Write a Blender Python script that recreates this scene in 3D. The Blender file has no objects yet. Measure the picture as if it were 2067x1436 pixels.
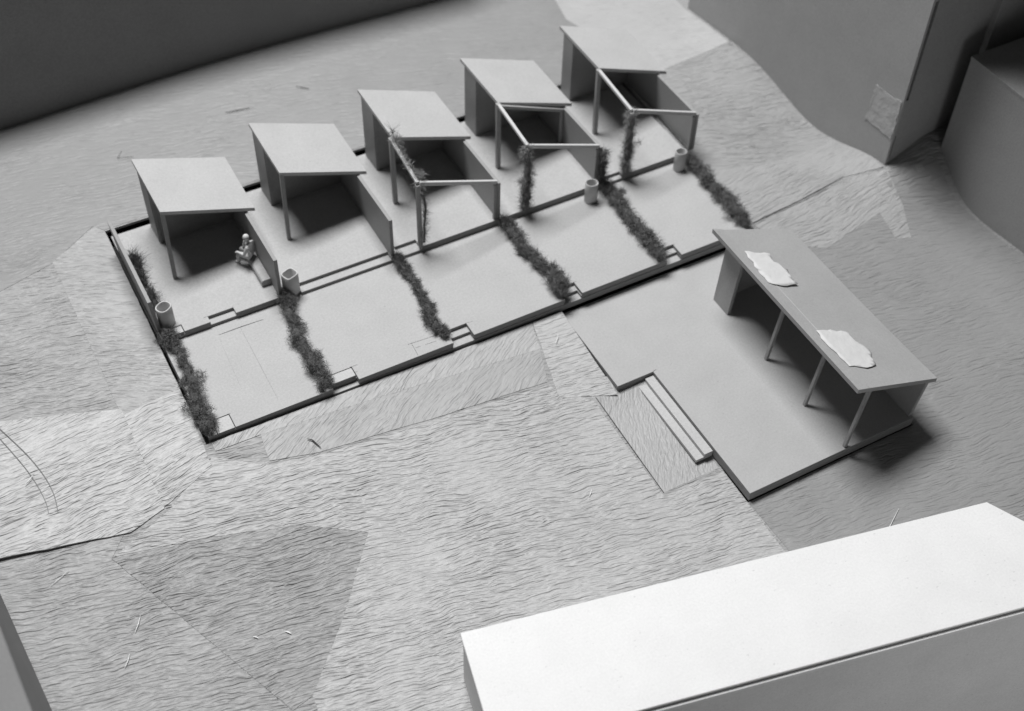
import bpy, bmesh, math, random
import numpy as np
from mathutils import Vector, Matrix, noise
random.seed(7); RNG = np.random.default_rng(7)
S = bpy.context.scene
C = S.collection
# ---------------------------------------------------------------- units: a table-top card model, 1 unit = 5 cm
S.unit_settings.system = 'METRIC'; S.unit_settings.scale_length = 0.05
# ---------------------------------------------------------------- camera
cam = bpy.data.cameras.new('camera'); camo = bpy.data.objects.new('camera', cam); C.objects.link(camo)
RIGHT = Vector((0.8787487, -0.4768605, 0.0201198)); DOWN = Vector((-0.3482427, -0.6694211, -0.6562031)); FWD = Vector((0.3263859, 0.5696310, -0.7543161))
M3 = Matrix((RIGHT, -DOWN, -FWD)).transposed()
camo.matrix_world = Matrix.Translation((-2.0421371, -12.547595, 15.7348741)) @ M3.to_4x4()
cam.sensor_width = 36.0; cam.lens = 36.0 * 2665.69 / 2067.0
cam.clip_start = 0.1; cam.clip_end = 300
cam.dof.use_dof = True; cam.dof.focus_distance = 19.2; cam.dof.aperture_fstop = 0.30
S.camera = camo
# ---------------------------------------------------------------- room light: dim grey room, one big soft window light, plus an added low fill
W = bpy.data.worlds.new('World'); S.world = W; W.use_nodes = True
W.node_tree.nodes['Background'].inputs[0].default_value = (1, 1, 1, 1)
W.node_tree.nodes['Background'].inputs[1].default_value = 0.032
def area_light(name, loc, tgt, sx, sy, power):
    l = bpy.data.lights.new(name, 'AREA'); l.shape = 'RECTANGLE'; l.size = sx; l.size_y = sy; l.energy = power
    o = bpy.data.objects.new(name, l); C.objects.link(o); o.location = loc
    o.rotation_euler = (Vector(tgt) - Vector(loc)).to_track_quat('-Z', 'Y').to_euler(); return o
area_light('window_light', (3.0, 15.0, 42.0), (4.0, 0.0, 0.0), 20.0, 13.0, 30200)
area_light('added_low_fill', (8.0, -17.5, -0.5), (6.0, -8.0, -0.3), 7.0, 3.0, 360)  # added fill that brightens the white block's near side; no real lamp there
S.view_settings.view_transform = 'Standard'; S.view_settings.look = 'None'
S.view_settings.exposure = 0.0; S.view_settings.gamma = 1.0; S.view_settings.use_curve_mapping = False
S.render.engine = 'CYCLES'
try: S.cycles.max_bounces = 6; S.cycles.diffuse_bounces = 4
except Exception: pass

# ================================================================ materials
def new_mat(name):
    m = bpy.data.materials.new(name); m.use_nodes = True
    nt = m.node_tree; nt.nodes.clear()
    out = nt.nodes.new('ShaderNodeOutputMaterial'); b = nt.nodes.new('ShaderNodeBsdfPrincipled')
    nt.links.new(b.outputs[0], out.inputs[0])
    b.inputs['Roughness'].default_value = 0.9; b.inputs['Specular IOR Level'].default_value = 0.15
    return m, nt, b
def N(nt, t, **kw):
    n = nt.nodes.new(t)
    for k, v in kw.items(): setattr(n, k, v)
    return n
def math_n(nt, op, a, b=None, c=None):
    n = N(nt, 'ShaderNodeMath', operation=op)
    for i, v in enumerate((a, b, c)):
        if v is None: continue
        if isinstance(v, (int, float)): n.inputs[i].default_value = v
        else: nt.links.new(v, n.inputs[i])
    return n.outputs[0]
def noise_n(nt, vec, scale, detail=2, rough=0.5, dist=0.0):
    n = N(nt, 'ShaderNodeTexNoise'); n.inputs['Scale'].default_value = scale; n.inputs['Detail'].default_value = detail
    n.inputs['Roughness'].default_value = rough; n.inputs['Distortion'].default_value = dist
    nt.links.new(vec, n.inputs['Vector']); return n.outputs[0]
def mapr(nt, v, a, b, c, d):
    n = N(nt, 'ShaderNodeMapRange'); n.clamp = True
    for i, q in enumerate((a, b, c, d)): n.inputs[1 + i].default_value = q
    nt.links.new(v, n.inputs[0]); return n.outputs[0]
def grey(nt, v):
    n = N(nt, 'ShaderNodeCombineColor')
    for i in range(3): nt.links.new(v, n.inputs[i])
    return n.outputs[0]
def card_mat(name, alb, grain=0.10, specks=0.35, blotch=0.06, bump=0.002, spec_scale=26):
    """grey board: fine pulp grain, pale and dark fibre specks, faint blotches"""
    m, nt, b = new_mat(name); b.inputs['Roughness'].default_value = 0.55; b.inputs['Specular IOR Level'].default_value = 0.3
    tc = N(nt, 'ShaderNodeTexCoord').outputs['Object']
    g = noise_n(nt, tc, 30, 3, 0.8); bl = noise_n(nt, tc, 1.4, 4, 0.6)
    v = math_n(nt, 'MULTIPLY_ADD', math_n(nt, 'SUBTRACT', g, 0.5), grain * 6.0, 1.0)
    v = math_n(nt, 'MULTIPLY', v, math_n(nt, 'MULTIPLY_ADD', math_n(nt, 'SUBTRACT', bl, 0.5), blotch * 3.5, 1.0))
    mp = N(nt, 'ShaderNodeMapping'); mp.inputs['Scale'].default_value = (1.0, 1.9, 1.4); mp.inputs['Rotation'].default_value = (0, 0, 0.6)
    nt.links.new(tc, mp.inputs[0])
    sp = noise_n(nt, mp.outputs[0], spec_scale, 1, 0.4)
    v = math_n(nt, 'MULTIPLY', v, mapr(nt, sp, 0.745, 0.79, 1.0, 1.0 - specks))
    sp2 = noise_n(nt, mp.outputs[0], spec_scale * 1.3, 1, 0.4)
    v = math_n(nt, 'MULTIPLY', v, mapr(nt, sp2, 0.20, 0.25, 1.0 + specks * 0.35, 1.0))
    v = math_n(nt, 'MULTIPLY', v, alb)
    nt.links.new(grey(nt, v), b.inputs['Base Color'])
    bp = N(nt, 'ShaderNodeBump'); bp.inputs['Strength'].default_value = 1.0; bp.inputs['Distance'].default_value = bump
    nt.links.new(g, bp.inputs['Height']); nt.links.new(bp.outputs[0], b.inputs['Normal'])
    return m
def edge_mat(name, alb):
    """cut board edge: thin ply layers"""
    m, nt, b = new_mat(name)
    tc = N(nt, 'ShaderNodeTexCoord').outputs['Object']
    mp = N(nt, 'ShaderNodeMapping'); mp.inputs['Scale'].default_value = (1.5, 1.5, 34); nt.links.new(tc, mp.inputs[0])
    v = math_n(nt, 'MULTIPLY', mapr(nt, noise_n(nt, mp.outputs[0], 2.0, 3, 0.6), 0.3, 0.7, 0.72, 1.12), alb)
    nt.links.new(grey(nt, v), b.inputs['Base Color']); return m
def plain_mat(name, alb, rough=0.85, var=0.15, scale=30, bump=0.0, spec=0.2):
    m, nt, b = new_mat(name); tc = N(nt, 'ShaderNodeTexCoord').outputs['Object']
    g = noise_n(nt, tc, scale, 3, 0.65)
    v = math_n(nt, 'MULTIPLY', math_n(nt, 'MULTIPLY_ADD', math_n(nt, 'SUBTRACT', g, 0.5), var * 2, 1.0), alb)
    nt.links.new(grey(nt, v), b.inputs['Base Color']); b.inputs['Roughness'].default_value = rough; b.inputs['Specular IOR Level'].default_value = spec
    if bump:
        bp = N(nt, 'ShaderNodeBump'); bp.inputs['Distance'].default_value = bump
        nt.links.new(g, bp.inputs['Height']); nt.links.new(bp.outputs[0], b.inputs['Normal'])
    return m
def paper_mat(name, alb, ang, amp, sx=2.0, sy=13.5, off=0.0, fade=True, grain=0.10):
    """crinkled packing paper: long uneven creases running one way"""
    m, nt, b = new_mat(name); b.inputs['Roughness'].default_value = 0.48; b.inputs['Specular IOR Level'].default_value = 0.42
    tc = N(nt, 'ShaderNodeTexCoord').outputs['Object']
    rot = N(nt, 'ShaderNodeMapping'); rot.inputs['Rotation'].default_value = (0, 0, -math.radians(ang)); rot.inputs['Location'].default_value = (off, off * 1.7, 0)
    nt.links.new(tc, rot.inputs[0]); base = rot.outputs[0]
    flat = N(nt, 'ShaderNodeVectorMath', operation='MULTIPLY'); flat.inputs[1].default_value = (1, 1, 0); nt.links.new(base, flat.inputs[0]); base = flat.outputs[0]
    wn = N(nt, 'ShaderNodeTexNoise'); wn.inputs['Scale'].default_value = 0.9; wn.inputs['Detail'].default_value = 3; nt.links.new(base, wn.inputs['Vector'])
    wsub = N(nt, 'ShaderNodeVectorMath', operation='SUBTRACT'); wsub.inputs[1].default_value = (0.5, 0.5, 0.5); nt.links.new(wn.outputs['Color'], wsub.inputs[0])
    wsc = N(nt, 'ShaderNodeVectorMath', operation='SCALE'); wsc.inputs['Scale'].default_value = 0.32; nt.links.new(wsub.outputs[0], wsc.inputs[0])
    wad = N(nt, 'ShaderNodeVectorMath', operation='ADD'); nt.links.new(base, wad.inputs[0]); nt.links.new(wsc.outputs[0], wad.inputs[1])
    def crease(kx, ky, scale, lo, hi, detail=2.0):
        mp = N(nt, 'ShaderNodeMapping'); mp.inputs['Scale'].default_value = (kx, ky, 1); nt.links.new(wad.outputs[0], mp.inputs[0])
        n = noise_n(nt, mp.outputs[0], scale, detail, 0.55, 0.25)
        a = math_n(nt, 'ABSOLUTE', math_n(nt, 'SUBTRACT', n, 0.5))
        o_ = mapr(nt, a, lo, hi, 1.0, 0.0); o_.node.interpolation_type = 'SMOOTHSTEP'; return o_
    c1 = crease(sx, sy, 0.75, 0.0, 0.20)
    c2 = crease(sx * 1.7, sy * 1.8, 0.8, 0.0, 0.22)
    c3 = noise_n(nt, base, 14, 3, 0.6)
    msk = mapr(nt, noise_n(nt, base, 0.8, 2, 0.5), 0.3, 0.68, 0.45, 1.1)
    h = math_n(nt, 'ADD', math_n(nt, 'MULTIPLY', c1, 1.0), math_n(nt, 'MULTIPLY', c2, 0.6))
    h = math_n(nt, 'MULTIPLY', h, msk)
    if fade:
        sep = N(nt, 'ShaderNodeSeparateXYZ'); nt.links.new(tc, sep.inputs[0])
        h = math_n(nt, 'MULTIPLY', h, mapr(nt, sep.outputs[1], 0.5, 6.0, 1.0, 0.9))
    h = math_n(nt, 'ADD', h, math_n(nt, 'MULTIPLY', c3, 0.25))
    bp = N(nt, 'ShaderNodeBump'); bp.inputs['Strength'].default_value = 1.0; bp.inputs['Distance'].default_value = amp
    nt.links.new(h, bp.inputs['Height']); nt.links.new(bp.outputs[0], b.inputs['Normal'])
    g = noise_n(nt, tc, 40, 3, 0.75); bl = noise_n(nt, base, 1.1, 4, 0.6)
    v = math_n(nt, 'MULTIPLY_ADD', math_n(nt, 'SUBTRACT', g, 0.5), grain * 2.2, 1.0)
    v = math_n(nt, 'MULTIPLY', v, math_n(nt, 'MULTIPLY_ADD', math_n(nt, 'SUBTRACT', bl, 0.5), 0.22, 1.0))
    sp = noise_n(nt, tc, 15, 1, 0.4)
    v = math_n(nt, 'MULTIPLY', v, mapr(nt, sp, 0.77, 0.80, 1.0, 0.9))
    v = math_n(nt, 'MULTIPLY', v, alb)
    nt.links.new(grey(nt, v), b.inputs['Base Color']); return m

CARD = card_mat('grey_board', 0.38); CARD_ROOF = card_mat('roof_board', 0.42, grain=0.08)
CARD_WALL = card_mat('wall_board', 0.28); CARD_STEP = card_mat('step_board', 0.44)
CARD_PAV = card_mat('pavilion_board', 0.34, grain=0.08); CARD_PLAT = card_mat('platform_board', 0.375, grain=0.08)
BLOCK = card_mat('block_board', 0.36, grain=0.09); BLOCK_CORNER = card_mat('corner_block_board', 0.15, grain=0.10); BLOCK_BACK = card_mat('back_block_board', 0.26, grain=0.12); BLOCK_DARK = card_mat('dark_block_board', 0.30, grain=0.12)
WHITE = card_mat('white_board', 0.71, grain=0.05, specks=0.2, blotch=0.04, spec_scale=18)
WHITE_SIDE = card_mat('white_block_side', 0.66, grain=0.08)
EDGE = edge_mat('board_edge', 0.28); WOOD = plain_mat('balsa_strip', 0.33, var=0.2, scale=18); WOOD_PALE = plain_mat('pale_strip', 0.50, var=0.12, scale=18)
TUBE = plain_mat('tube_plastic', 0.52, rough=0.6, var=0.05, scale=10, spec=0.35)
FIG = plain_mat('figure_plastic', 0.52, rough=0.5, var=0.05, scale=40, spec=0.4); FIG2 = plain_mat('figure_hair', 0.58, rough=0.55, var=0.05, scale=40)
MOSS = plain_mat('moss_fibre', 0.15, rough=0.95, var=0.5, scale=22); MOSS_CORE = plain_mat('moss_core', 0.09, rough=0.95, var=0.5, scale=30, bump=0.02)
MOSS_PALE = plain_mat('pale_moss_fibre', 0.27, rough=0.95, var=0.5, scale=22); MOSS_PALE_CORE = plain_mat('pale_moss_core', 0.17, rough=0.95, var=0.5, scale=30, bump=0.02)
MOSS_DARK = plain_mat('dark_moss_fibre', 0.05, rough=0.95, var=0.5, scale=22)
INK = plain_mat('cut_line', 0.05, var=0.3); PENCIL = plain_mat('pencil', 0.20, var=0.5, scale=12)
SPLINT = plain_mat('splinter_wood', 0.8, var=0.1); SPLINT_D = plain_mat('dark_splinter', 0.10, var=0.3)
SUB = plain_mat('table_board', 0.05, var=0.2)
SCRAP = plain_mat('masking_tape', 0.56, rough=0.7, var=0.08, scale=4, bump=0.02)
TAPE = plain_mat('clear_tape', 0.42, rough=0.35, var=0.25, scale=5, bump=0.03, spec=0.5)

# ================================================================ helpers
def link(name, verts, faces, mat, parent=None, smooth=False, bevel=0.0):
    me = bpy.data.meshes.new(name); me.from_pydata([tuple(v) for v in verts], [], faces); me.update()
    bm = bmesh.new(); bm.from_mesh(me); bmesh.ops.recalc_face_normals(bm, faces=bm.faces); bm.to_mesh(me); bm.free()
    for m in (mat if isinstance(mat, (list, tuple)) else [mat]): me.materials.append(m)
    if smooth: me.polygons.foreach_set('use_smooth', [True] * len(me.polygons))
    o = bpy.data.objects.new(name, me); C.objects.link(o)
    if parent: o.parent = parent
    if bevel:
        md = o.modifiers.new('bevel', 'BEVEL'); md.width = bevel; md.segments = 2; md.limit_method = 'ANGLE'
    return o
def thing(name, label, cat, group=None):
    o = bpy.data.objects.new(name, None); C.objects.link(o); o.empty_display_size = 0.1
    return tag(o, label, cat, group)
def tag(o, label, cat, group=None):
    o['label'] = label; o['category'] = cat
    if group: o['group'] = group
    return o
def prism(name, outline, z0, z1, mat, parent=None, bevel=0.005, edge=None):
    n = len(outline)
    v = [(x, y, z0) for x, y in outline] + [(x, y, z1) for x, y in outline]
    f = [tuple(range(n))[::-1], tuple(range(n, 2 * n))] + [(i, (i + 1) % n, n + (i + 1) % n, n + i) for i in range(n)]
    o = link(name, v, f, [mat, edge] if edge else mat, parent, bevel=bevel)
    if edge:
        for p in o.data.polygons:
            if abs(p.normal.z) < 0.5: p.material_index = 1
    return o
def rect(x0, y0, x1, y1): return [(x0, y0), (x1, y0), (x1, y1), (x0, y1)]
def hexa(name, bot, top, mat, parent=None, bevel=0.004):
    """four lower and four upper corners, same order"""
    f = [(3, 2, 1, 0), (4, 5, 6, 7)] + [(i, (i + 1) % 4, 4 + (i + 1) % 4, 4 + i) for i in range(4)]
    return link(name, list(bot) + list(top), f, mat, parent, bevel=bevel)
def boxo(name, x0, y0, z0, x1, y1, z1, mat, parent=None, bevel=0.004):
    return prism(name, rect(x0, y0, x1, y1), z0, z1, mat, parent, bevel)
def bar(name, a, b, w, h, mat, parent=None, up=(0, 0, 1), bevel=0.006):
    """square bar from a to b"""
    a = Vector(a); b = Vector(b); d = (b - a).normalized(); u = Vector(up)
    if abs(d.dot(u)) > 0.95: u = Vector((0, 1, 0))
    s = d.cross(u).normalized() * w / 2; t = s.cross(d).normalized() * h / 2
    q = [s + t, -s + t, -s - t, s - t]
    return hexa(name, [a + k for k in q], [b + k for k in q], mat, parent, bevel)
def slab(name, c, t, mat, parent=None, bevel=0.004, edge=None):
    """four top corners, thickness t straight down"""
    top = [Vector(p) for p in c]; bot = [p - Vector((0, 0, t)) for p in top]
    return hexa(name, bot, top, mat, parent, bevel)

# ================================================================ ground: one rolling sheet of crinkled paper on the table
CP = np.array([(-6,12,.1),(-4,9,.08),(-1,8.5,.0),(3.5,8.5,.13),(8,8.5,.03),(11,10,.03),(11,7,.02),(12.5,5.9,.0),(12.65,3.8,.0),(12.8,2.1,-.38),(12.87,1.35,-.27),(13,.3,-.02),
  (14.05,.05,.22),(14.05,-.6,-.36),(14.05,-1.7,-.5),(14.05,-2.5,-.42),(14.1,-5,-.5),(-.1,4.8,.16),(-.1,3,.09),(-.1,2,.02),(-.1,0,-.1),(0,-.3,-.13),(3,-.1,-.17),(6,-.1,-.22),
  (2.5,4.9,.16),(5,4.9,.16),(7.5,4.9,.15),(10,4.9,.12),(10.1,2.5,.0),(10.05,0,-.08),(10.5,-1.5,-.3),(10.2,-4.5,-.5),(6,-1.8,-.42),(5.7,-3.7,-.48),(6.7,-4.6,-.5),
  (3,-2,-.33),(0,-2,-.25),(-3.3,-1,-.22),(-3.3,-3.5,-.4),(0,-5,-.45),(3,-5,-.5),(8,-6,-.5),(-5,4,.1),(-4,1.5,.0),(-3,-8,-.5),(8,-10,-.5),(15,-8,-.5),(16,8,.0)], float)
def _phi(r): return r
_A = np.zeros((len(CP) + 3, len(CP) + 3)); _r = np.hypot(CP[:, None, 0] - CP[None, :, 0], CP[:, None, 1] - CP[None, :, 1])
_A[:len(CP), :len(CP)] = np.sqrt(_r ** 2 + 0.35) - 0.02 * np.eye(len(CP)); _A[:len(CP), -3] = 1; _A[:len(CP), -2:] = CP[:, :2]; _A[-3, :len(CP)] = 1; _A[-2:, :len(CP)] = CP[:, :2].T
_w = np.linalg.solve(_A, np.concatenate([CP[:, 2], [0, 0, 0]]))
def gz(x, y):
    r = np.sqrt((x - CP[:, 0]) ** 2 + (y - CP[:, 1]) ** 2 + 0.35)
    return float(r @ _w[:-3] + _w[-3] + _w[-2] * x + _w[-1] * y)
def axis(a, b, step, extra):
    v = [a + i * step for i in range(int((b - a) / step) + 1)] + list(extra); v = sorted(v); out = [v[0]]
    for q in v[1:]:
        if q in extra:
            if out[-1] not in extra and q - out[-1] < 0.05: out[-1] = q
            else: out.append(q)
        elif q - out[-1] > 0.05: out.append(q)
    return out
HX0, HX1, HY0, HY1 = -0.08, 9.93, -0.03, 4.83           # well for the terraced base
PX0, PX1, PY0, PY1, SX, SY = 6.05, 9.88, -4.47, -0.03, 6.72, -1.76   # platform
RX0, RX1, RY0, RY1 = 5.70, 6.72, -3.74, -1.76          # sunk strip before the steps
xs = axis(-6, 16, 0.2, (HX0, HX1, PX0, PX1, SX, RX0)); ys = axis(-10, 12, 0.2, (HY0, HY1, PY0, SY, RY0))
idx = {}; gv = []; gf = []
def gi(i, j):
    if (i, j) not in idx: idx[(i, j)] = len(gv); gv.append((xs[i], ys[j], gz(xs[i], ys[j])))
    return idx[(i, j)]
for i in range(len(xs) - 1):
    for j in range(len(ys) - 1):
        cx_, cy_ = (xs[i] + xs[i + 1]) / 2, (ys[j] + ys[j + 1]) / 2
        if HX0 < cx_ < HX1 and HY0 < cy_ < HY1: continue
        if PX0 < cx_ < PX1 and PY0 < cy_ < HY0 and not (cx_ < SX and cy_ < SY): continue
        if RX0 < cx_ < RX1 and RY0 < cy_ < RY1: continue
        if cx_ > 1.5 and cy_ < -6.15 - 0.216 * (cx_ - 1.5) and cx_ < 10.5: continue
        if cx_ >= 10.5 and cy_ < -8.0: continue
        gf.append((gi(i, j), gi(i + 1, j), gi(i + 1, j + 1), gi(i, j + 1)))
GROUND = paper_mat('crinkled_paper', 0.309, -11, 0.0220)
ground = link('ground', gv, gf, GROUND, smooth=True); ground['kind'] = 'structure'
if ground.data.polygons[0].normal.z < 0: ground.data.flip_normals()
_bm = bmesh.new(); _bm.from_mesh(ground.data)
for e in _bm.edges:
    if e.is_boundary: e.smooth = False
_bm.to_mesh(ground.data); _bm.free()
md = ground.modifiers.new('thickness', 'SOLIDIFY'); md.thickness = 0.05; md.offset = -1
table = prism('table', [(-9, 16), (-9, -9), (0.9, -9), (1.45, -6.2), (9.9, -8.05), (20, -8.2), (20, 16)], -1.2, -0.92, SUB, bevel=0); table['kind'] = 'structure'

def drape(name, poly, off, mat, parent=ground, thick=0.012, step=0.22, curl=None):
    bm = bmesh.new(); bm.faces.new([bm.verts.new((x, y, 0)) for x, y in poly])
    xs_ = [p[0] for p in poly]; ys_ = [p[1] for p in poly]
    for ax, lo, hi in ((0, min(xs_), max(xs_)), (1, min(ys_), max(ys_))):
        k = math.ceil(lo / step)
        while k * step < hi:
            no = (1, 0, 0) if ax == 0 else (0, 1, 0); co = (k * step, 0, 0) if ax == 0 else (0, k * step, 0)
            bmesh.ops.bisect_plane(bm, geom=bm.verts[:] + bm.edges[:] + bm.faces[:], plane_co=co, plane_no=no); k += 1
    for v in bm.verts: v.co.z = gz(v.co.x, v.co.y) + off + (curl(v.co.x, v.co.y) if curl else 0.0)
    bmesh.ops.recalc_face_normals(bm, faces=bm.faces)
    if sum(f.normal.z for f in bm.faces) < 0: bmesh.ops.reverse_faces(bm, faces=bm.faces)
    for e in bm.edges:
        if e.is_boundary: e.smooth = False
    me = bpy.data.meshes.new(name); bm.to_mesh(me); bm.free(); me.materials.append(mat)
    me.polygons.foreach_set('use_smooth', [True] * len(me.polygons))
    o = bpy.data.objects.new(name, me); C.objects.link(o); o.parent = parent
    md = o.modifiers.new('thickness', 'SOLIDIFY'); md.thickness = thick; md.offset = -1
    return o
def rough_edge(poly, amp=0.007, step=0.15):
    out = []
    for i, p in enumerate(poly):
        q = poly[(i + 1) % len(poly)]; L = math.hypot(q[0] - p[0], q[1] - p[1]); n = max(1, int(L / step))
        for k in range(n):
            t = k / n; a = amp if k else 0
            out.append((p[0] + (q[0] - p[0]) * t + random.uniform(-a, a), p[1] + (q[1] - p[1]) * t + random.uniform(-a, a)))
    return out
P1 = paper_mat('paper_side_strip', 0.329, -22, 0.0187, off=3.1); P2 = paper_mat('paper_bright', 0.446, 4, 0.0285, sx=1.9, sy=12.5, off=7.7)
P3 = paper_mat('paper_bright_b', 0.446, 8, 0.0285, sx=1.9, sy=12.5, off=11.3); P4 = paper_mat('paper_fold', 0.325, 28, 0.0107, off=5.5)
P4b = paper_mat('paper_fold_pale', 0.365, 30, 0.0122, off=9.5); P5 = paper_mat('paper_wedge', 0.281, -7, 0.0231, off=15.5)
P6 = paper_mat('paper_right', 0.325, 8, 0.0173, off=19.5, fade=False); P9 = paper_mat('paper_pale_corner', 0.416, -8, 0.0191, off=23.5)
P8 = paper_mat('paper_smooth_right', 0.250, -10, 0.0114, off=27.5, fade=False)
PF = paper_mat('paper_front', 0.405, -11, 0.0220, off=41.0)
PT = paper_mat('paper_far_sheen', 0.398, -12, 0.0115, off=45.0)  # sheen on the far ground, put into a paler paper tone
PL = paper_mat('paper_lower_left', 0.305, -11, 0.0196, off=49.0)
PB = paper_mat('paper_back_shaded', 0.249, -14, 0.0115, off=37.0)  # back paper, its tone darkened to stand in for the back block's shade
PW = paper_mat('paper_sunk', 0.343, 62, 0.0061, sx=4, sy=14, off=31, fade=False)
sh = []
sh.append(drape('paper_sheet', rough_edge([(-0.08, 4.82), (-0.20, 5.02), (-1.06, 4.52), (-1.04, 2.68), (-1.03, 1.0), (-0.08, 1.1)]), 0.007, P1))
sh.append(drape('paper_sheet', rough_edge([(-5.6, 2.0), (-2.72, 1.72), (-1.0, 1.14), (-1.0, -0.80), (-1.55, -0.96), (-3.3, -0.57), (-5.6, -0.1)]), 0.015, P2, thick=0.02,
   curl=lambda x, y: 0.05 * max(0, min(1, (-1.2 - x) / 2.0)) * max(0, min(1, (0.3 - y) / 0.9))))
sh.append(drape('paper_sheet', rough_edge([(-1.0, 1.02), (-0.08, 1.12), (-0.14, -0.43), (-1.0, -0.78)]), 0.011, P3))
sh.append(drape('paper_sheet', rough_edge([(0.71, -0.2), (0.65, -0.7), (1.4, -0.88), (3.3, -1.05), (5.15, -1.16), (5.36, -0.54), (3.0, -0.36)]), 0.008, P4))
sh.append(drape('paper_sheet', rough_edge([(0.0, -0.035), (0.0, -0.20), (0.71, -0.21), (3.0, -0.37), (5.36, -0.55), (5.48, -0.035)]), 0.010, P4b))
sh.append(drape('paper_sheet', rough_edge([(-1.92, -1.24), (-0.94, -3.51), (-0.54, -4.44), (-0.23, -4.37), (0.6, -3.5), (1.46, -2.44), (0.6, -1.9), (-0.7, -1.5)]), 0.007, P5))
sh.append(drape('paper_sheet', rough_edge([(9.96, 0.14), (9.96, 1.6), (11.0, 1.4), (12.84, 1.49), (12.96, 0.24), (12.24, 0.46)]), 0.012, P6))
sh.append(drape('paper_sheet', rough_edge([(9.98, 0.09), (12.24, 0.42), (12.98, 0.16), (12.80, -0.6), (12.49, -1.23), (12.2, -1.15), (12.3, -0.55), (10.9, -0.85), (10.2, -0.5)]), 0.009, P6))
sh.append(drape('paper_sheet', rough_edge([(5.50, -0.035), (6.04, -0.035), (6.04, -1.85), (5.72, -1.72), (5.17, -1.51)]), 0.009, P9))
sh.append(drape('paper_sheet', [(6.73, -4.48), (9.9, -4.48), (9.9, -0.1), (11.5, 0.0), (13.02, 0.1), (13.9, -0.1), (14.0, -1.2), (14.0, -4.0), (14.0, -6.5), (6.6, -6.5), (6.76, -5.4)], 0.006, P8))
drape('paper_sheet', rough_edge([(-0.08, -0.28), (0.60, -0.76), (1.4, -0.93), (3.3, -1.08), (5.12, -1.22), (5.64, -1.80), (5.66, -3.80), (6.70, -3.80), (6.71, -4.5), (6.70, -6.1), (2.2, -6.1), (-0.4, -6.3), (-0.23, -4.37), (0.6, -3.42), (1.46, -2.44), (0.6, -1.9), (-0.7, -1.5), (-1.88, -1.22), (-0.95, -0.85)]), 0.0055, PF)
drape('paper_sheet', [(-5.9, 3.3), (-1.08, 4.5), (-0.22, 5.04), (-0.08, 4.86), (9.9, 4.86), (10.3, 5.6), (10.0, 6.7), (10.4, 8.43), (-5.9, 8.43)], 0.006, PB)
drape('paper_sheet', rough_edge([(10.38, 8.5), (10.02, 6.7), (10.3, 5.6), (9.98, 4.9), (10.9, 4.4), (12.55, 4.6), (12.42, 6.0), (12.6, 10.5), (10.4, 10.5)]), 0.0045, PT)
drape('paper_sheet', rough_edge([(-3.7, -0.45), (-1.6, -0.9), (-1.93, -1.24), (-0.95, -3.51), (-0.55, -4.44), (-0.5, -6.3), (-3.7, -6.3)]), 0.0050, PL)
sunk = drape('paper_sheet', [(RX0 - .05, RY0 - .05), (RX1 + .3, RY0 - .05), (RX1 + .3, RY1 + .3), (RX0 - .05, RY1 + .3)], -0.048, PW, curl=lambda x, y: 0.05 * max(0.0, min(1.0, (y + 1.98) / 0.18)))
def streak(name, pts, w, mat, parent, off, h=0.004, z=None):
    """thin line lying on paper or board"""
    v = []; f = []
    for i, (x, y) in enumerate(pts):
        a = pts[max(0, i - 1)]; b = pts[min(len(pts) - 1, i + 1)]; d = Vector((b[0] - a[0], b[1] - a[1])).normalized()
        ww = w * (0.45 if i in (0, len(pts) - 1) else 1.0)
        zz = (gz(x, y) if z is None else z) + off
        v += [(x - d.y * ww / 2, y + d.x * ww / 2, zz), (x + d.y * ww / 2, y - d.x * ww / 2, zz)]
        if i: k = 2 * i; f.append((k - 2, k - 1, k + 1, k))
    o = link(name, v, f, mat, parent); m_ = o.modifiers.new('t', 'SOLIDIFY'); m_.thickness = h; m_.offset = 1; return o
def curve_pts(p, n=8):
    p = [Vector((a, b, 0)) for a, b in p]; out = []
    for i in range(len(p) - 1):
        p0 = p[max(0, i - 1)]; p3 = p[min(len(p) - 1, i + 2)]
        for k in range(n):
            t = k / n; a, b = p[i], p[i + 1]
            q = 0.5 * ((2 * a) + (b - p0) * t + (2 * p0 - 5 * a + 4 * b - p3) * t * t + (3 * a - p0 - 3 * b + p3) * t ** 3); out.append((q.x, q.y))
    out.append((p[-1].x, p[-1].y)); return out
streak('pencil_line', curve_pts([(-2.72, 1.6), (-2.44, 0.81), (-2.33, 0.15), (-2.42, -0.5)]), 0.012, PENCIL, sh[1], 0.032)
streak('pencil_line', curve_pts([(-2.80, 1.55), (-2.55, 0.66), (-2.47, 0.03), (-2.54, -0.36)]), 0.010, PENCIL, sh[1], 0.032)
streak('cut_line', [(9.97, 0.10), (11.1, 0.27), (12.24, 0.44)], 0.022, INK, ground, 0.036)
streak('cut_line', [(1.30, -0.60), (1.36, -0.65), (1.42, -0.83)], 0.022, INK, ground, 0.036)
streak('cut_line', [(-0.98, -0.79), (-0.89, -0.81)], 0.022, INK, ground, 0.04)
streak('cut_line', [(5.70, -1.74), (5.69, -3.75)], 0.02, INK, ground, 0.004)

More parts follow.
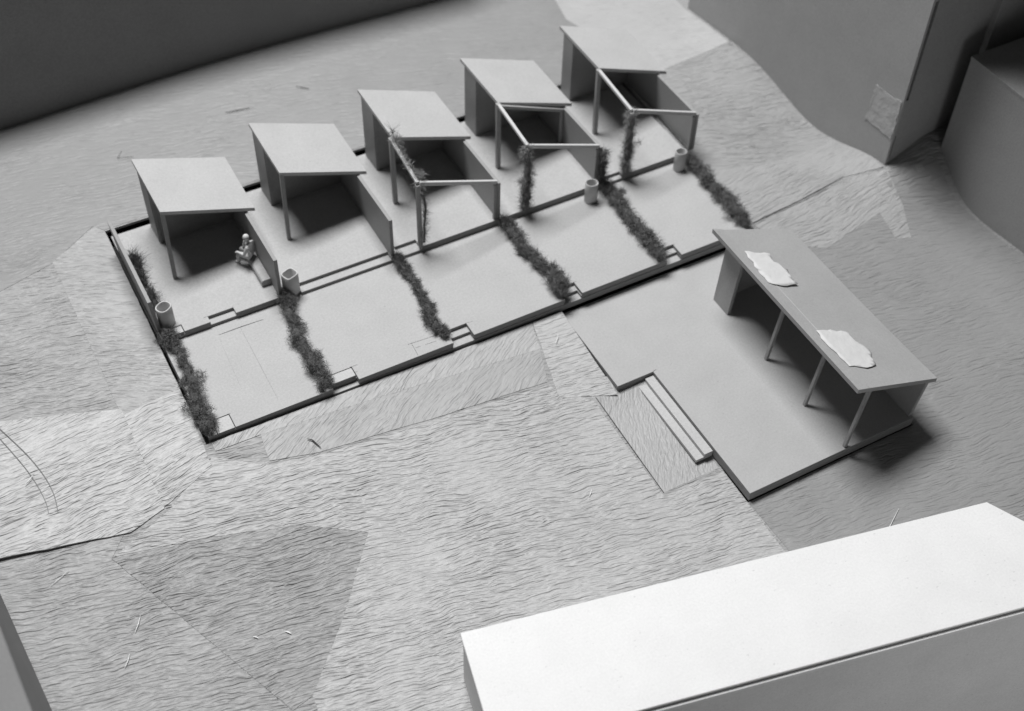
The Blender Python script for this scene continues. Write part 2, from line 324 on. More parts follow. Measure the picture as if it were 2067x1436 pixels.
# ================================================================ terraced base, card by card
T = 0.062; YM = 2.08; H1 = 2 * T
base = thing('terrace_base', 'stepped grey card base with five garden plots, sunk in the paper ground', 'model base')
def front_poly(notches, x0=-0.02, x1=9.88, y0=0.0, y1=4.70):
    p = [(x0, y0)]
    for a, b, d in notches: p += [(a, y0), (a, d), (b, d), (b, y0)]
    return p + [(x1, y0), (x1, y1), (x0, y1)]
prism('board', front_poly([], y0=0.004), -4 * T, -3 * T - 0.002, CARD, base, edge=EDGE)
prism('board', front_poly([]), -3 * T, -2 * T - 0.002, CARD, base, edge=EDGE)
prism('board', front_poly([(2.0, 2.43, 0.10), (4.07, 4.44, 0.15), (6.12, 6.44, 0.15), (8.12, 8.41, 0.15)], x0=-0.015, y0=0.009), -2 * T, -T - 0.006, CARD, base, edge=EDGE)
prism('board', front_poly([(0.12, 0.41, 0.285), (2.0, 2.43, 0.285), (4.07, 4.44, 0.285), (6.12, 6.45, 0.28), (8.12, 8.41, 0.28)]), -T, 0.0, CARD, base, edge=EDGE)
prism('cut_piece', rect(0.13, 0.003, 0.40, 0.275), -T, -0.004, CARD_STEP, base, edge=EDGE)
prism('cut_piece', rect(2.01, 0.10, 2.418, 0.275), -T, -0.003, CARD_STEP, base, edge=EDGE)
def upper(name, ns, z0, z1, x0=-0.02, x1=9.86):
    p = [(x0, YM)]
    for a, b, d in ns: p += [(a, YM), (a, d), (b, d), (b, YM)]
    prism(name, p + [(x1, YM), (x1, 4.70), (x0, 4.70)], z0, z1, CARD, base, edge=EDGE)
upper('board', [(2.06, 2.34, 2.24)], 0.001, T - 0.001)
upper('board', [(0.0, 0.36, 2.235), (0.79, 1.22, 2.215), (2.06, 3.96, 2.235), (4.10, 4.50, 2.285), (8.08, 8.49, 2.19)], T, H1)
prism('cut_piece', rect(0.012, YM + 0.002, 0.348, 2.225), T, H1 - 0.003, CARD_STEP, base, edge=EDGE)
for pts, w in (([(0.38, 0.287), (0.44, 0.283)], .008), ([(0.405, 0.28), (0.40, 0.01)], .008), ([(2.40, 0.29), (2.53, 0.283)], .009), ([(2.43, 0.16), (2.47, 0.155)], .007), ([(4.43, 0.287), (4.56, 0.27)], .010),
               ([(3.41, 0.30), (3.85, 0.275)], .009), ([(3.47, 0.30), (3.455, 0.02)], .010), ([(3.49, 0.18), (3.57, 0.175)], .007), ([(3.65, 0.172), (3.84, 0.16)], .007),
               ([(0.83, 1.87), (1.2, 1.872), (1.58, 1.86)], .014), ([(1.19, 1.86), (1.18, 1.0), (1.17, 0.2)], .005), ([(0.81, 1.75), (0.75, 0.66)], .004), ([(6.44, 0.285), (6.50, 0.28)], .008), ([(8.40, 0.275), (8.44, 0.27)], .008)):
    streak('cut_line', pts, w, INK if w > .0065 else PENCIL, base, 0.0005, 0.002, z=0.0)
for pts in ([(0.72, 2.215), (0.80, 2.213)], [(1.20, 2.218), (1.23, 2.25)], [(0.352, 2.24), (0.36, 2.10)], [(0.25, 2.24), (0.37, 2.245)]):
    streak('cut_line', pts, 0.008, INK, base, 0.0005, 0.002, z=H1)

# ================================================================ five garden houses
ORD = ['leftmost', 'second', 'middle', 'fourth', 'rightmost']
LAB = ['leftmost card house, the seated figure under its sloped roof', 'second card house from the left, sloped roof on one post, no pergola', 'middle card house with a thin straggly vine on its pergola',
       'fourth card house from the left, pergola post thick with moss and inner frame', 'rightmost and farthest card house with pergola near the tall block']
DX = [0, .0, -.02, .0, .03]; DY = [0, 0, 0, .0, .03]
ZL, ZR = H1 + 1.378, H1 + 0.815
RXL = [.657, .66, .655, .66, .70]
for k in range(5):
    h = thing('garden_house', LAB[k], 'house model', 'card houses in a row on the terraced base')
    X = 2 * k; dx = DX[k]; dy = DY[k]
    xl = X + RXL[k] - 0.01; xr = X + 2.15 + dx; yf = 3.376 + dy; yb = 4.79 + dy
    j = lambda a=0.012: random.uniform(-a, a)
    slab('roof', [(xl, yf + j(), ZL + j()), (xr, yf + j(), ZR + j()), (xr + j(), yb, ZR + j()), (xl + j(), yb, ZL + j())], 0.07, CARD_ROOF, h, bevel=0.004)
    def rz(x): return ZL + (ZR - ZL) * (x - xl) / (xr - xl) - 0.074
    # closed store at the back: side wall, front panel, back panel
    sxw = X + [.60, .575, .535, .585, .70][k]; yA = [4.16, 4.17, 4.18, 4.22, 4.32][k]; yB = 4.66
    if sxw < xl + 0.0: sxw = xl + 0.01
    hexa('side_wall', [(sxw, yA, H1), (sxw + .06, yA, H1), (sxw + .06, yB, H1), (sxw, yB, H1)],
         [(sxw, yA, rz(sxw) - .0), (sxw + .06, yA, rz(sxw + .06)), (sxw + .06, yB, rz(sxw + .06)), (sxw, yB, rz(sxw))], CARD_WALL, h)
    wx = X + 1.965
    for nm, y0 in (('front_panel', yA + 0.012), ('back_panel', yB - 0.07)):
        hexa(nm, [(sxw + .062, y0, H1), (wx - .002, y0, H1), (wx - .002, y0 + .05, H1), (sxw + .062, y0 + .05, H1)],
             [(sxw + .062, y0, rz(sxw + .062)), (wx - .002, y0, rz(wx)), (wx - .002, y0 + .05, rz(wx)), (sxw + .062, y0 + .05, rz(sxw + .062))], CARD_WALL, h)
    # long garden wall on the right
    wt = rz(wx + .06) - 0.001; yw = YM + 0.012; zf = H1 + [.84, .86, .86, .86, .80][k]
    prof = [(yw, H1), (4.66, H1), (4.66, wt), (yf + .02, wt), (yw, min(zf, wt + .03))]
    n = len(prof); vv = [(wx, y, z) for y, z in prof] + [(wx + .06, y, z) for y, z in prof]
    link('garden_wall', vv, [tuple(range(n))[::-1], tuple(range(n, 2 * n))] + [(i, (i + 1) % n, n + (i + 1) % n, n + i) for i in range(n)], CARD_WALL, h, bevel=0.004)
    pa = (X + .615 + dx, 3.27 + dy); w = 0.062 if k < 2 else 0.075
    pa_top = (xl + 0.035, yf + .035) if k < 2 else (X + .63 + dx, yf - .045)
    za = rz(xl + .035) if k < 2 else ZL + .005
    bar('post', (pa[0], pa[1], H1), (pa_top[0], pa_top[1], za), w, w, WOOD, h)
    if k >= 2:
        pb = (X + .535 + dx, 2.115); zb = H1 + 1.42; zw = min(zf, wt + .03) + H1 * 0
        bar('post', (pb[0], pb[1], H1), (pb[0], pb[1], zb - .065), .07, .07, WOOD, h)
        bar('beam', (pa_top[0], pa_top[1] - .03, za - .02), (pb[0], pb[1] + .0, zb - .03), .055, .055, WOOD_PALE, h)
        bar('beam', (pb[0] + .03, pb[1], zb - .045), (wx - .0, yw + .035, zw + .012), .05, .07, WOOD_PALE, h)
        bar('post', (wx - .03, yw + .035, H1), (wx - .03, yw + .035, zw - .03), .055, .055, WOOD, h)
        if k == 3:
            bar('post', (wx - .035, yf - .02, H1), (wx - .035, yf - .02, rz(wx) - .07), .055, .055, WOOD, h)
            bar('beam', (pa_top[0] + .04, yf - .03, za - .09), (wx, yf - .03, rz(wx) - .06), .05, .06, WOOD, h)

# thin wall on the left border of the base
hexa('boundary_wall', [(-0.016, 2.24, H1), (0.046, 2.24, H1), (0.046, 4.30, H1), (-0.016, 4.30, H1)],
     [(-0.060, 2.24, H1 + .70), (-0.002, 2.24, H1 + .70), (-0.002, 4.30, H1 + .70), (-0.060, 4.30, H1 + .70)], CARD_WALL)
tag(bpy.data.objects['boundary_wall'], 'thin upright card wall along the left border of the base, behind dark moss tufts', 'wall')

# ================================================================ moss hedges, tufts and vines
def fibres(spots, n, L, w, mat, name, parent=None, curl=2.4, zmin=None):
    """n curly hairs rooted at random on the spots (centre, normal-ish direction, radius)"""
    c = np.array([s[0] for s in spots]); r = np.array([s[1] for s in spots])
    nz = lambda a: a / (np.linalg.norm(a, axis=1, keepdims=True) + 1e-9)
    i = RNG.integers(len(spots), size=n); d = nz(RNG.normal(size=(n, 3))); lowd = d[:, 2] < -0.2; d[lowd, 2] *= -0.6
    p = c[i] + d * (r[i] * RNG.uniform(0.5, 1.0, n))[:, None]
    dr = nz(d * 0.25 + RNG.normal(size=(n, 3)) * 0.75); bend = RNG.normal(size=(n, 3)) * curl; l = (L * RNG.uniform(0.5, 1.3, n) / 4)[:, None]
    sd = nz(np.cross(dr, RNG.normal(size=(n, 3)))); V = np.empty((n, 10, 3))
    for q in range(5):
        ww = w * (1.0 - 0.16 * q) / 2; V[:, 2 * q] = p - sd * ww; V[:, 2 * q + 1] = p + sd * ww
        dr = nz(dr + bend * 0.28); p = p + dr * l
    if zmin is not None: V[:, :, 2] = np.maximum(V[:, :, 2], zmin)
    V = V.reshape(-1, 3).tolist(); k0 = (np.arange(n) * 10)[:, None] + np.arange(4)[None, :] * 2; k0 = k0.reshape(-1, 1)
    F = np.hstack([k0, k0 + 1, k0 + 3, k0 + 2]).tolist()
    me = bpy.data.meshes.new(name); me.from_pydata([tuple(v) for v in V], [], F); me.materials.append(mat)
    o = bpy.data.objects.new(name, me); C.objects.link(o)
    if parent: o.parent = parent
    return o
def lumpy(name, path, rad, mat, parent, flat=1.0, zmin=None):
    """uneven sausage along a path"""
    V = []; F = []; K = 10
    for i, p in enumerate(path):
        a = Vector(path[max(0, i - 1)]); b = Vector(path[min(len(path) - 1, i + 1)]); d = (b - a).normalized()
        u = Vector((0, 0, 1)) if abs(d.z) < .8 else Vector((0, 1, 0)); s = d.cross(u).normalized(); t = s.cross(d).normalized()
        for q in range(K):
            an = 2 * math.pi * q / K; rr = rad[i] * (0.8 + 0.5 * noise.noise(Vector(p) * 9 + Vector((math.cos(an), math.sin(an), 0)) * 1.2))
            v = Vector(p) + s * math.cos(an) * rr + t * math.sin(an) * rr * flat
            if zmin is not None: v.z = max(v.z, zmin)
            V.append(v)
        if i:
            for q in range(K): F.append(((i - 1) * K + q, (i - 1) * K + (q + 1) % K, i * K + (q + 1) % K, i * K + q))
    F.append(tuple(range(K))); F.append(tuple(range(len(path) * K - K, len(path) * K)))
    return link(name, V, F, mat, parent, smooth=True)
def lerp_path(pts, n):
    pts = [np.array(p, float) for p in pts]; seg = len(pts) - 1; out = []
    for i in range(n):
        t = i / (n - 1) * seg; k = min(int(t), seg - 1); out.append(pts[k] + (pts[k + 1] - pts[k]) * (t - k))
    return out
def hedge(name, label, cat, pts, r0, r1, nf, group=None, L=0.11, mat=MOSS, core=MOSS_CORE, zmin=None, wob=0.02, fl=1.0, fw=0.0065, nseg=26):
    t = thing(name, label, cat, group); path = lerp_path(pts, nseg); sp = []; rad = []
    for i, p in enumerate(path):
        f = i / (nseg - 1); r = (r0 + (r1 - r0) * f) * (0.62 + 0.62 * random.random()) * (0.75 if i in (0, nseg - 1) else 1)
        p[0] += random.gauss(0, wob) * (0.3 if i in (0, nseg - 1) else 1); rad.append(r * .62); sp.append((p, r)); q_ = p + np.array([random.gauss(0, r * .5), random.gauss(0, r * .5), random.uniform(-.2, .5) * r]); sp.append((q_, r * random.uniform(.35, .7)))
    lumpy('core', [tuple(p) for p in path], rad, core, t, flat=fl, zmin=zmin)
    fibres(sp, nf, L, fw, mat, 'fibre', t, zmin=zmin); return t
HL = [('low moss hedge on the left end of the front plots', [(.12, 2.14, .13), (.13, 2.0, .07), (.11, 1.0, .06), (.02, .45, .06), (.08, .1, .05)]),
      ('moss hedge between the first and second front plots, running down from the square planter', [(2.07, 2.14, .15), (2.06, 1.95, .08), (1.93, 1.2, .07), (1.90, .5, .07), (1.90, .1, .06)]),
      ('slim moss hedge between the second and third front plots', [(4.05, 2.05, .10), (4.06, 1.7, .07), (4.02, 1.0, .07), (3.93, .55, .07), (4.01, .16, .05)]),
      ('bushy moss hedge between the third and fourth front plots', [(6.06, 2.04, .10), (6.08, 1.5, .09), (6.10, .9, .10), (6.16, .4, .11), (6.12, .14, .08)]),
      ('moss hedge between the fourth and fifth front plots, ragged at its lower end', [(8.06, 2.04, .13), (8.09, 1.6, .10), (8.06, 1.0, .09), (8.02, .5, .09), (8.08, .08, .07)]),
      ('even moss hedge along the right border of the last front plot', [(9.80, 2.02, .12), (9.80, 1.5, .11), (9.80, 1.0, .10), (9.80, .5, .10), (9.78, .1, .09)])]
HR = [(.145, .145), (.13, .145), (.10, .125), (.13, .18), (.145, .155), (.135, .145)]
for i, (lab, pts) in enumerate(HL):
    hedge('moss_hedge', lab, 'hedge', pts, HR[i][0], HR[i][1], 8500, 'moss hedges between the front plots', zmin=0.004, L=0.085 if i < 3 else 0.10, fw=0.0065, wob=0.028)
hedge('moss_shrub', 'wiry moss tuft at the back end of the left boundary wall', 'shrub', [(.13, 4.05, .18), (.17, 3.75, .18)], .07, .10, 420, 'dark moss along the boundary wall', L=.22, mat=MOSS_DARK, core=MOSS_DARK, zmin=H1 + .003, nseg=8)
hedge('moss_shrub', 'dark moss clump in the middle of the left boundary wall', 'shrub', [(.13, 3.62, .2), (.14, 3.30, .18)], .08, .09, 420, 'dark moss along the boundary wall', L=.16, mat=MOSS_DARK, core=MOSS_DARK, zmin=H1 + .003, nseg=8)
hedge('moss_shrub', 'dark moss clump next to the round planter at the left boundary wall', 'shrub', [(.14, 3.12, .2), (.13, 2.66, .18)], .08, .11, 460, 'dark moss along the boundary wall', L=.14, mat=MOSS_DARK, core=MOSS_DARK, zmin=H1 + .003, nseg=8)
# vines
B3 = (4.515, 2.115); B4 = (6.535, 2.115); B5 = (8.565, 2.115)
v3 = thing('moss_vine', 'thin straggly vine over the pergola corner of the middle house', 'vine', 'vines on the pergola posts')
ZB = H1 + 1.42
sp = [(p, .03) for p in lerp_path([(B3[0] + .06, B3[1] - .03, .2), (B3[0] + .07, B3[1] - .04, .6), (B3[0] + .11, B3[1] - .03, .95), (B3[0] + .06, B3[1] - .03, 1.4)], 30)]
fibres(sp, 700, .12, .006, MOSS_PALE, 'stem_fibre', v3)
lumpy('stem', [tuple(p) for p, r in sp], [.02] * 30, MOSS, v3)
sp = [(p, .05) for p in lerp_path([(B3[0] + .05, B3[1] + .1, ZB), (4.57, 2.7, ZB + .02), (4.62, 3.2, ZB + .02)], 20)] + [(np.array([B3[0] + .05, B3[1] + .02, ZB - .12]), .13)] * 9 + [(np.array([B3[0] + .1, B3[1] + .12, ZB]), .09)] * 7 + [(np.array([4.67, 3.22, ZB]), .08)] * 8
fibres(sp, 900, .11, .006, MOSS_PALE, 'tangle', v3)
fibres([(np.array([4.66, 3.36, ZB + .06]), .03)], 46, .20, .008, MOSS, 'sprig', v3, curl=3.2)
for (bx, by), lab, r in ((B4, 'dense moss vine wrapped round the pergola post of the fourth house', .105), (B5, 'dense moss vine wrapped round the pergola post of the rightmost house', .115)):
    hedge('moss_vine', lab, 'vine', [(bx, by, .16), (bx, by - .01, .5), (bx + .02, by, .8), (bx + .01, by - .01, 1.46)], r, r * .9, 3200, 'vines on the pergola posts', L=.11, wob=.012, mat=MOSS_PALE, core=MOSS_PALE_CORE)
hedge('moss_vine', 'dark moss hanging on the wall end of the fourth house, above the moss hedge', 'vine', [(8.03, 2.06, .12), (8.04, 2.05, .5), (8.03, 2.05, .86)], .09, .07, 1600, 'vines on the pergola posts', L=.11, wob=.01)

# ================================================================ planters: short lengths of soft-square tube
def planter(x, y, z0, z1, r, rot, label, sq=3.2, lean=(0, 0)):
    t = thing('planter', label, 'planter', 'pale tube planters'); K = 28; V = []; F = []
    def ring(rr, z):
        b = len(V)
        for q in range(K):
            a = 2 * math.pi * q / K; ca, sa = math.cos(a), math.sin(a); s = rr / ((abs(ca) ** sq + abs(sa) ** sq) ** (1 / sq))
            px, py = ca * s, sa * s * .88; c, n_ = math.cos(rot), math.sin(rot); kk = (z - z0) / (z1 - z0)
            V.append((x + px * c - py * n_ + lean[0] * kk, y + px * n_ + py * c + lean[1] * kk, z))
        return b
    R_ = [ring(r, z0), ring(r, z1 - .008), ring(r - .006, z1), ring(r - .016, z1), ring(r - .022, z1 - .008), ring(r - .022, z0 + .03)]
    for a, b in zip(R_, R_[1:]):
        for q in range(K): F.append((a + q, a + (q + 1) % K, b + (q + 1) % K, b + q))
    F.append(tuple(R_[0] + q for q in range(K))[::-1])
    link('tube', V, F, TUBE, t, smooth=True)
    b = [v for v in V[R_[5]:R_[5] + K]]
    link('soil', [(p[0], p[1], z0 + (z1 - z0) * .45) for p in b], [tuple(range(K))], BLOCK_DARK, t); return t
planter(.175, 2.36, H1, .52, .125, .5, 'pale round planter at the left boundary wall, above the leftmost hedge', 2.6)
planter(2.21, 2.17, T, .48, .122, .35, 'pale square planter at the wall end beside the seated figure', 4.5)
planter(7.72, 1.88, 0, .42, .112, -.2, 'pale planter at the foot of the fourth house, beside the thick moss wall end', 2.6)
planter(9.57, 1.87, 0, .42, .105, -.2, 'pale planter at the foot of the rightmost house, next to the last hedge', 2.3)

# ================================================================ bench and seated figure
be = thing('bench', 'small rounded card bench beside the wall of the leftmost house', 'bench')
prof = [(1.80, H1), (1.96, H1), (1.96, .254), (1.86, .259), (1.825, .251), (1.805, .227)]
n = len(prof); vv = [(x, 2.42, z) for x, z in prof] + [(x, 3.16, z) for x, z in prof]
link('seat', vv, [tuple(range(n)), tuple(range(n, 2 * n))[::-1]] + [(i, (i + 1) % n, n + (i + 1) % n, n + i) for i in range(n)], CARD, be, bevel=.004)
SEAT = .259
def figure():
    f = Vector((-0.65, 0.76, 0)).normalized(); s = Vector((-0.76, -0.65, 0)).normalized(); o = Vector((1.875, 2.99, SEAT))   # s: the figure's near (camera) side
    G = 1.16; P = lambda a, b, c: o + (f * a + s * b + Vector((0, 0, c))) * G
    J = {}; V = []; E = []; Rr = []
    def add(nm, p, r, par=None):
        J[nm] = len(V); V.append(p); Rr.append(r)
        if par: E.append((J[par], J[nm]))
    add('pelvis', P(0, 0, .052), .056); add('waist', P(.005, 0, .12), .050, 'pelvis'); add('chest', P(.012, 0, .21), .060, 'waist'); add('neck0', P(.030, 0, .282), .030, 'chest')
    add('neck', P(.045, 0, .310), .023, 'neck0'); add('head0', P(.062, 0, .340), .038, 'neck'); add('head', P(.064, 0, .380), .044, 'head0'); add('crown', P(.056, 0, .415), .030, 'head')
    for sg, kx, fx in ((1, .20, .195), (-1, .215, .235)):
        n_ = 'n' if sg > 0 else 'f'
        add('hip' + n_, P(.035, sg * .042, .050), .048, 'pelvis'); add('th' + n_, P(.11, sg * .052, .065), .042, 'hip' + n_); add('knee' + n_, P(kx, sg * .058, .072), .034, 'th' + n_)
        add('calf' + n_, P(kx + .003, sg * .058, -.01), .032, 'knee' + n_); add('ank' + n_, P(fx, sg * .058, -.088), .020, 'calf' + n_)
        add('foot' + n_, P(fx + .035, sg * .062, -.099), .018, 'ank' + n_); add('toe' + n_, P(fx + .07, sg * .066, -.102), .014, 'foot' + n_)
        add('sh' + n_, P(.022, sg * .078, .248), .034, 'chest')
    add('eln', P(.060, .108, .130), .025, 'shn'); add('wrn', P(.170, .080, .122), .017, 'eln'); add('pn', P(.198, .072, .117), .017, 'wrn')
    add('elf', P(.175, -.062, .125), .025, 'shf'); add('wrf', P(.118, -.034, .245), .017, 'elf'); add('pf', P(.106, -.022, .275), .016, 'wrf')
    for q in range(4):
        b = (q - 1.5) * .010
        add(f'na{q}', P(.214, .072 + b, .112), .0065, 'pn'); add(f'nb{q}', P(.226 - .003 * abs(q - 1), .072 + b * 1.2, .098), .0055, f'na{q}')
        add(f'fa{q}', P(.100 + b * .5, -.018 + b, .292), .0065, 'pf'); add(f'fb{q}', P(.090 + b * .5, -.012 + b, .302 - .002 * abs(q - 1)), .0055, f'fa{q}')
    add('nt', P(.200, .052, .112), .0065, 'pn'); add('nt2', P(.212, .044, .102), .0055, 'nt'); add('ft', P(.098, -.038, .284), .0065, 'pf'); add('ft2', P(.090, -.044, .296), .0055, 'ft')
    me = bpy.data.meshes.new('person'); me.from_pydata([tuple(v) for v in V], E, []); me.materials.append(FIG)
    ob = bpy.data.objects.new('person', me); C.objects.link(ob)
    sk = ob.modifiers.new('skin', 'SKIN'); sk.use_smooth_shade = True
    for i, sv in enumerate(me.skin_vertices[0].data): sv.radius = (Rr[i] * G, Rr[i] * G); sv.use_root = (i == 0)
    sb = ob.modifiers.new('sub', 'SUBSURF'); sb.levels = 2; sb.render_levels = 2
    tag(ob, 'unpainted pale figure seated on the bench, leaning forward, one hand at the chin', 'person')
    # hair cap, nose and ears
    bm = bmesh.new(); bmesh.ops.create_uvsphere(bm, u_segments=16, v_segments=10, radius=1.0)
    c = P(.054, 0, .393)
    for v in bm.verts:
        l = v.co.copy(); v.co = c + (f * l.x * .046 + s * l.y * .044 + Vector((0, 0, max(l.z, -.25) * .046 - (.018 if l.x < -.3 and l.z < 0 else 0)))) * G
    me2 = bpy.data.meshes.new('hair'); bm.to_mesh(me2); bm.free(); me2.materials.append(FIG2); me2.polygons.foreach_set('use_smooth', [True] * len(me2.polygons))
    h = bpy.data.objects.new('hair', me2); C.objects.link(h); h.parent = ob
    def bead(nm, p, a, b_, c_):
        bm = bmesh.new(); bmesh.ops.create_uvsphere(bm, u_segments=8, v_segments=6, radius=1.0)
        for v in bm.verts: l = v.co.copy(); v.co = p + (f * l.x * a + s * l.y * b_ + Vector((0, 0, l.z * c_))) * G
        m2 = bpy.data.meshes.new(nm); bm.to_mesh(m2); bm.free(); m2.materials.append(FIG); q = bpy.data.objects.new(nm, m2); C.objects.link(q); q.parent = ob
    bead('nose', P(.107, 0, .360), .009, .006, .010); bead('ear', P(.060, .041, .365), .008, .005, .012); bead('ear', P(.060, -.041, .365), .008, .005, .012)
figure()

# ================================================================ platform, steps and pavilion
ZP = -0.30
pl = thing('platform', 'L-shaped grey card platform in front of the terraced base, steps cut into its side', 'platform')
pout = [(6.07, -0.015), (6.07, -1.78), (6.735, -1.78), (6.735, -4.45), (9.85, -4.45), (9.85, -0.015)]
prism('board', pout, ZP - .085, ZP, CARD_PLAT, pl, edge=EDGE); prism('board', [(x + (.004 if x < 9 else -.004), y) for x, y in pout], ZP - .19, ZP - .088, CARD_PLAT, pl, edge=EDGE)
streak('cut_line', [(6.735, -1.775), (6.80, -1.765)], .012, INK, pl, .0005, .002, z=ZP)
st = thing('steps', 'two narrow pale card steps along the notch of the platform', 'steps')
boxo('tread', 6.575, -3.50, ZP - .19, 6.728, -1.80, ZP - .065, CARD_STEP, st); boxo('tread', 6.43, -3.50, ZP - .19, 6.573, -1.79, ZP - .13, CARD_STEP, st)
pv = thing('pavilion', 'long open pavilion on the platform with a folded grey roof and three posts', 'pavilion model')
yA_, yB_ = -4.46, -0.74
F_, B_, K_ = (8.335, 1.225), (10.02, .56), (8.575, 1.135)
# folded roof: cross-section swept along y with a slightly bowed back edge
NS = 24; V = []; Fc = []
for i in range(NS + 1):
    t = i / NS; y = yA_ + (yB_ - yA_) * t; lift = .035 * (t ** 2) ; sag = -.025 * math.sin(math.pi * t)
    sec = [(F_[0], F_[1] + lift), (K_[0], K_[1] + sag * .5), (B_[0], B_[1] + sag - .03 * t)]
    low = [(a + .0, z - .085) for a, z in sec]
    for a, z in sec + low[::-1]: V.append((a, y, z))
    if i:
        for q in range(6): Fc.append(((i - 1) * 6 + q, (i - 1) * 6 + (q + 1) % 6, i * 6 + (q + 1) % 6, i * 6 + q))
Fc.append(tuple(range(6))); Fc.append(tuple(range(NS * 6, NS * 6 + 6)))
roof = link('roof', V, Fc, CARD_PAV, pv)
def proof(x): return (F_[1] + (K_[1] - F_[1]) * (x - F_[0]) / (K_[0] - F_[0])) if x < K_[0] else K_[1] + (B_[1] - K_[1]) * (x - K_[0]) / (B_[0] - K_[0])
for (a, ya), (b, yb_) in (((8.50, -2.40), (8.61, -2.42)), ((8.48, -3.46), (8.62, -3.46)), ((8.53, -4.40), (8.64, -4.41))):
    bar('post', (a, ya, ZP), (b, yb_, proof(b) - .105), .055, .055, WOOD, pv)
hexa('side_wall', [(8.49, -1.31, ZP), (8.55, -1.31, ZP), (8.55, -.90, ZP), (8.49, -.90, ZP)],
     [(8.58, -1.31, proof(8.6) - .10), (8.64, -1.31, proof(8.64) - .105), (8.62, -.90, proof(8.64) - .10), (8.55, -.90, proof(8.55) - .09)], CARD_PAV, pv)
hexa('end_wall', [(8.552, -.96, ZP), (9.80, -.96, ZP), (9.80, -.90, ZP), (8.552, -.90, ZP)],
     [(8.642, -.96, proof(8.64) - .11), (9.86, -.96, proof(9.86) - .13), (9.86, -.90, proof(9.86) - .13), (8.642, -.90, proof(8.64) - .11)], CARD_PAV, pv)
hexa('back_wall', [(9.782, -4.40, ZP), (9.84, -4.40, ZP), (9.84, -.965, ZP), (9.782, -.965, ZP)],
     [(9.90, -4.40, proof(9.9) - .115), (9.96, -4.40, proof(9.96) - .115), (9.96, -.965, proof(9.96) - .14), (9.90, -.965, proof(9.9) - .14)], CARD_PAV, pv)
streak('cut_line', [(8.56, -4.45), (8.55, -4.30)], .012, INK, roof, proof(8.555) - .004, .002, z=0.0)
streak('score_line', [(8.59, -4.2), (8.60, -2.6), (8.60, -0.9)], .008, CARD_STEP, roof, proof(8.595) - .013, .003, z=0.0)
# two torn strips of tape on its roof
def scrap(label, poly, tab):
    xs_, ys_ = zip(*poly); bm = bmesh.new(); bm.faces.new([bm.verts.new((x, y, 0)) for x, y in rough_edge(poly, .024, .08)])
    for ax, lo, hi in ((0, min(xs_), max(xs_)), (1, min(ys_), max(ys_))):
        k = math.ceil(lo / .07)
        while k * .07 < hi:
            bmesh.ops.bisect_plane(bm, geom=bm.verts[:] + bm.edges[:] + bm.faces[:], plane_co=((k * .07, 0, 0) if ax == 0 else (0, k * .07, 0)), plane_no=((1, 0, 0) if ax == 0 else (0, 1, 0))); k += 1
    ym_ = min(ys_)
    for v in bm.verts:
        c = max(0, (v.co.x - K_[0] - .10)) ; low = max(0, 1 - (v.co.y - ym_) / .25)
        v.co.z = proof(v.co.x) + .006 + .004 * noise.noise(Vector((v.co.x * 7, v.co.y * 7, 3))) + c * low * .05
    bmesh.ops.recalc_face_normals(bm, faces=bm.faces)
    if sum(q.normal.z for q in bm.faces) < 0: bmesh.ops.reverse_faces(bm, faces=bm.faces)
    me = bpy.data.meshes.new('tape_scrap'); bm.to_mesh(me); bm.free(); me.materials.append(SCRAP); me.polygons.foreach_set('use_smooth', [True] * len(me.polygons))
    o = bpy.data.objects.new('tape_scrap', me); C.objects.link(o); m_ = o.modifiers.new('t', 'SOLIDIFY'); m_.thickness = .0015; m_.offset = 1
    tag(o, label, 'tape', 'torn tape on the pavilion roof')
scrap('torn pale tape strip on the pavilion roof, nearer the terraced base', [(8.58, -1.3), (9.05, -1.39), (8.98, -1.58), (9.1, -1.8), (9.03, -1.98), (9.03, -2.16), (8.7, -2.17), (8.48, -2.06), (8.50, -1.75)], 0)
scrap('larger torn pale tape strip near the open end of the pavilion roof', [(8.55, -3.2), (8.83, -3.21), (9.13, -3.31), (9.12, -3.52), (9.22, -3.72), (9.07, -4.04), (8.85, -4.08), (8.55, -4.0), (8.53, -3.8), (8.51, -3.46)], 0)

# ================================================================ blocks of the neighbourhood
ca, sa = math.cos(math.radians(-12.2)), math.sin(math.radians(-12.2))
wb = lambda u, v: (1.64 + u * ca + v * sa, -5.01 + u * sa - v * ca)
white = thing('white_block', 'long flat block with a white top in the lower right corner', 'block model')
top = [wb(0, 0), wb(7.56, 0), wb(8.05, .62), wb(8.9, 1.62), wb(0, 1.62)]
prism('top', top, .655, .70, WHITE, white, bevel=.006)
ins = [wb(.03, .03), wb(7.53, .03), wb(8.0, .64), wb(8.82, 1.585), wb(.03, 1.585)]
prism('body', ins, -3.2, .652, WHITE_SIDE, white, bevel=.004)
pr_ = [wb(.05, 1.588), wb(8.8, 1.588), wb(8.85, 1.665), wb(.05, 1.665)]
prism('edge_strip', pr_, .56, .635, WHITE, white, bevel=.003)

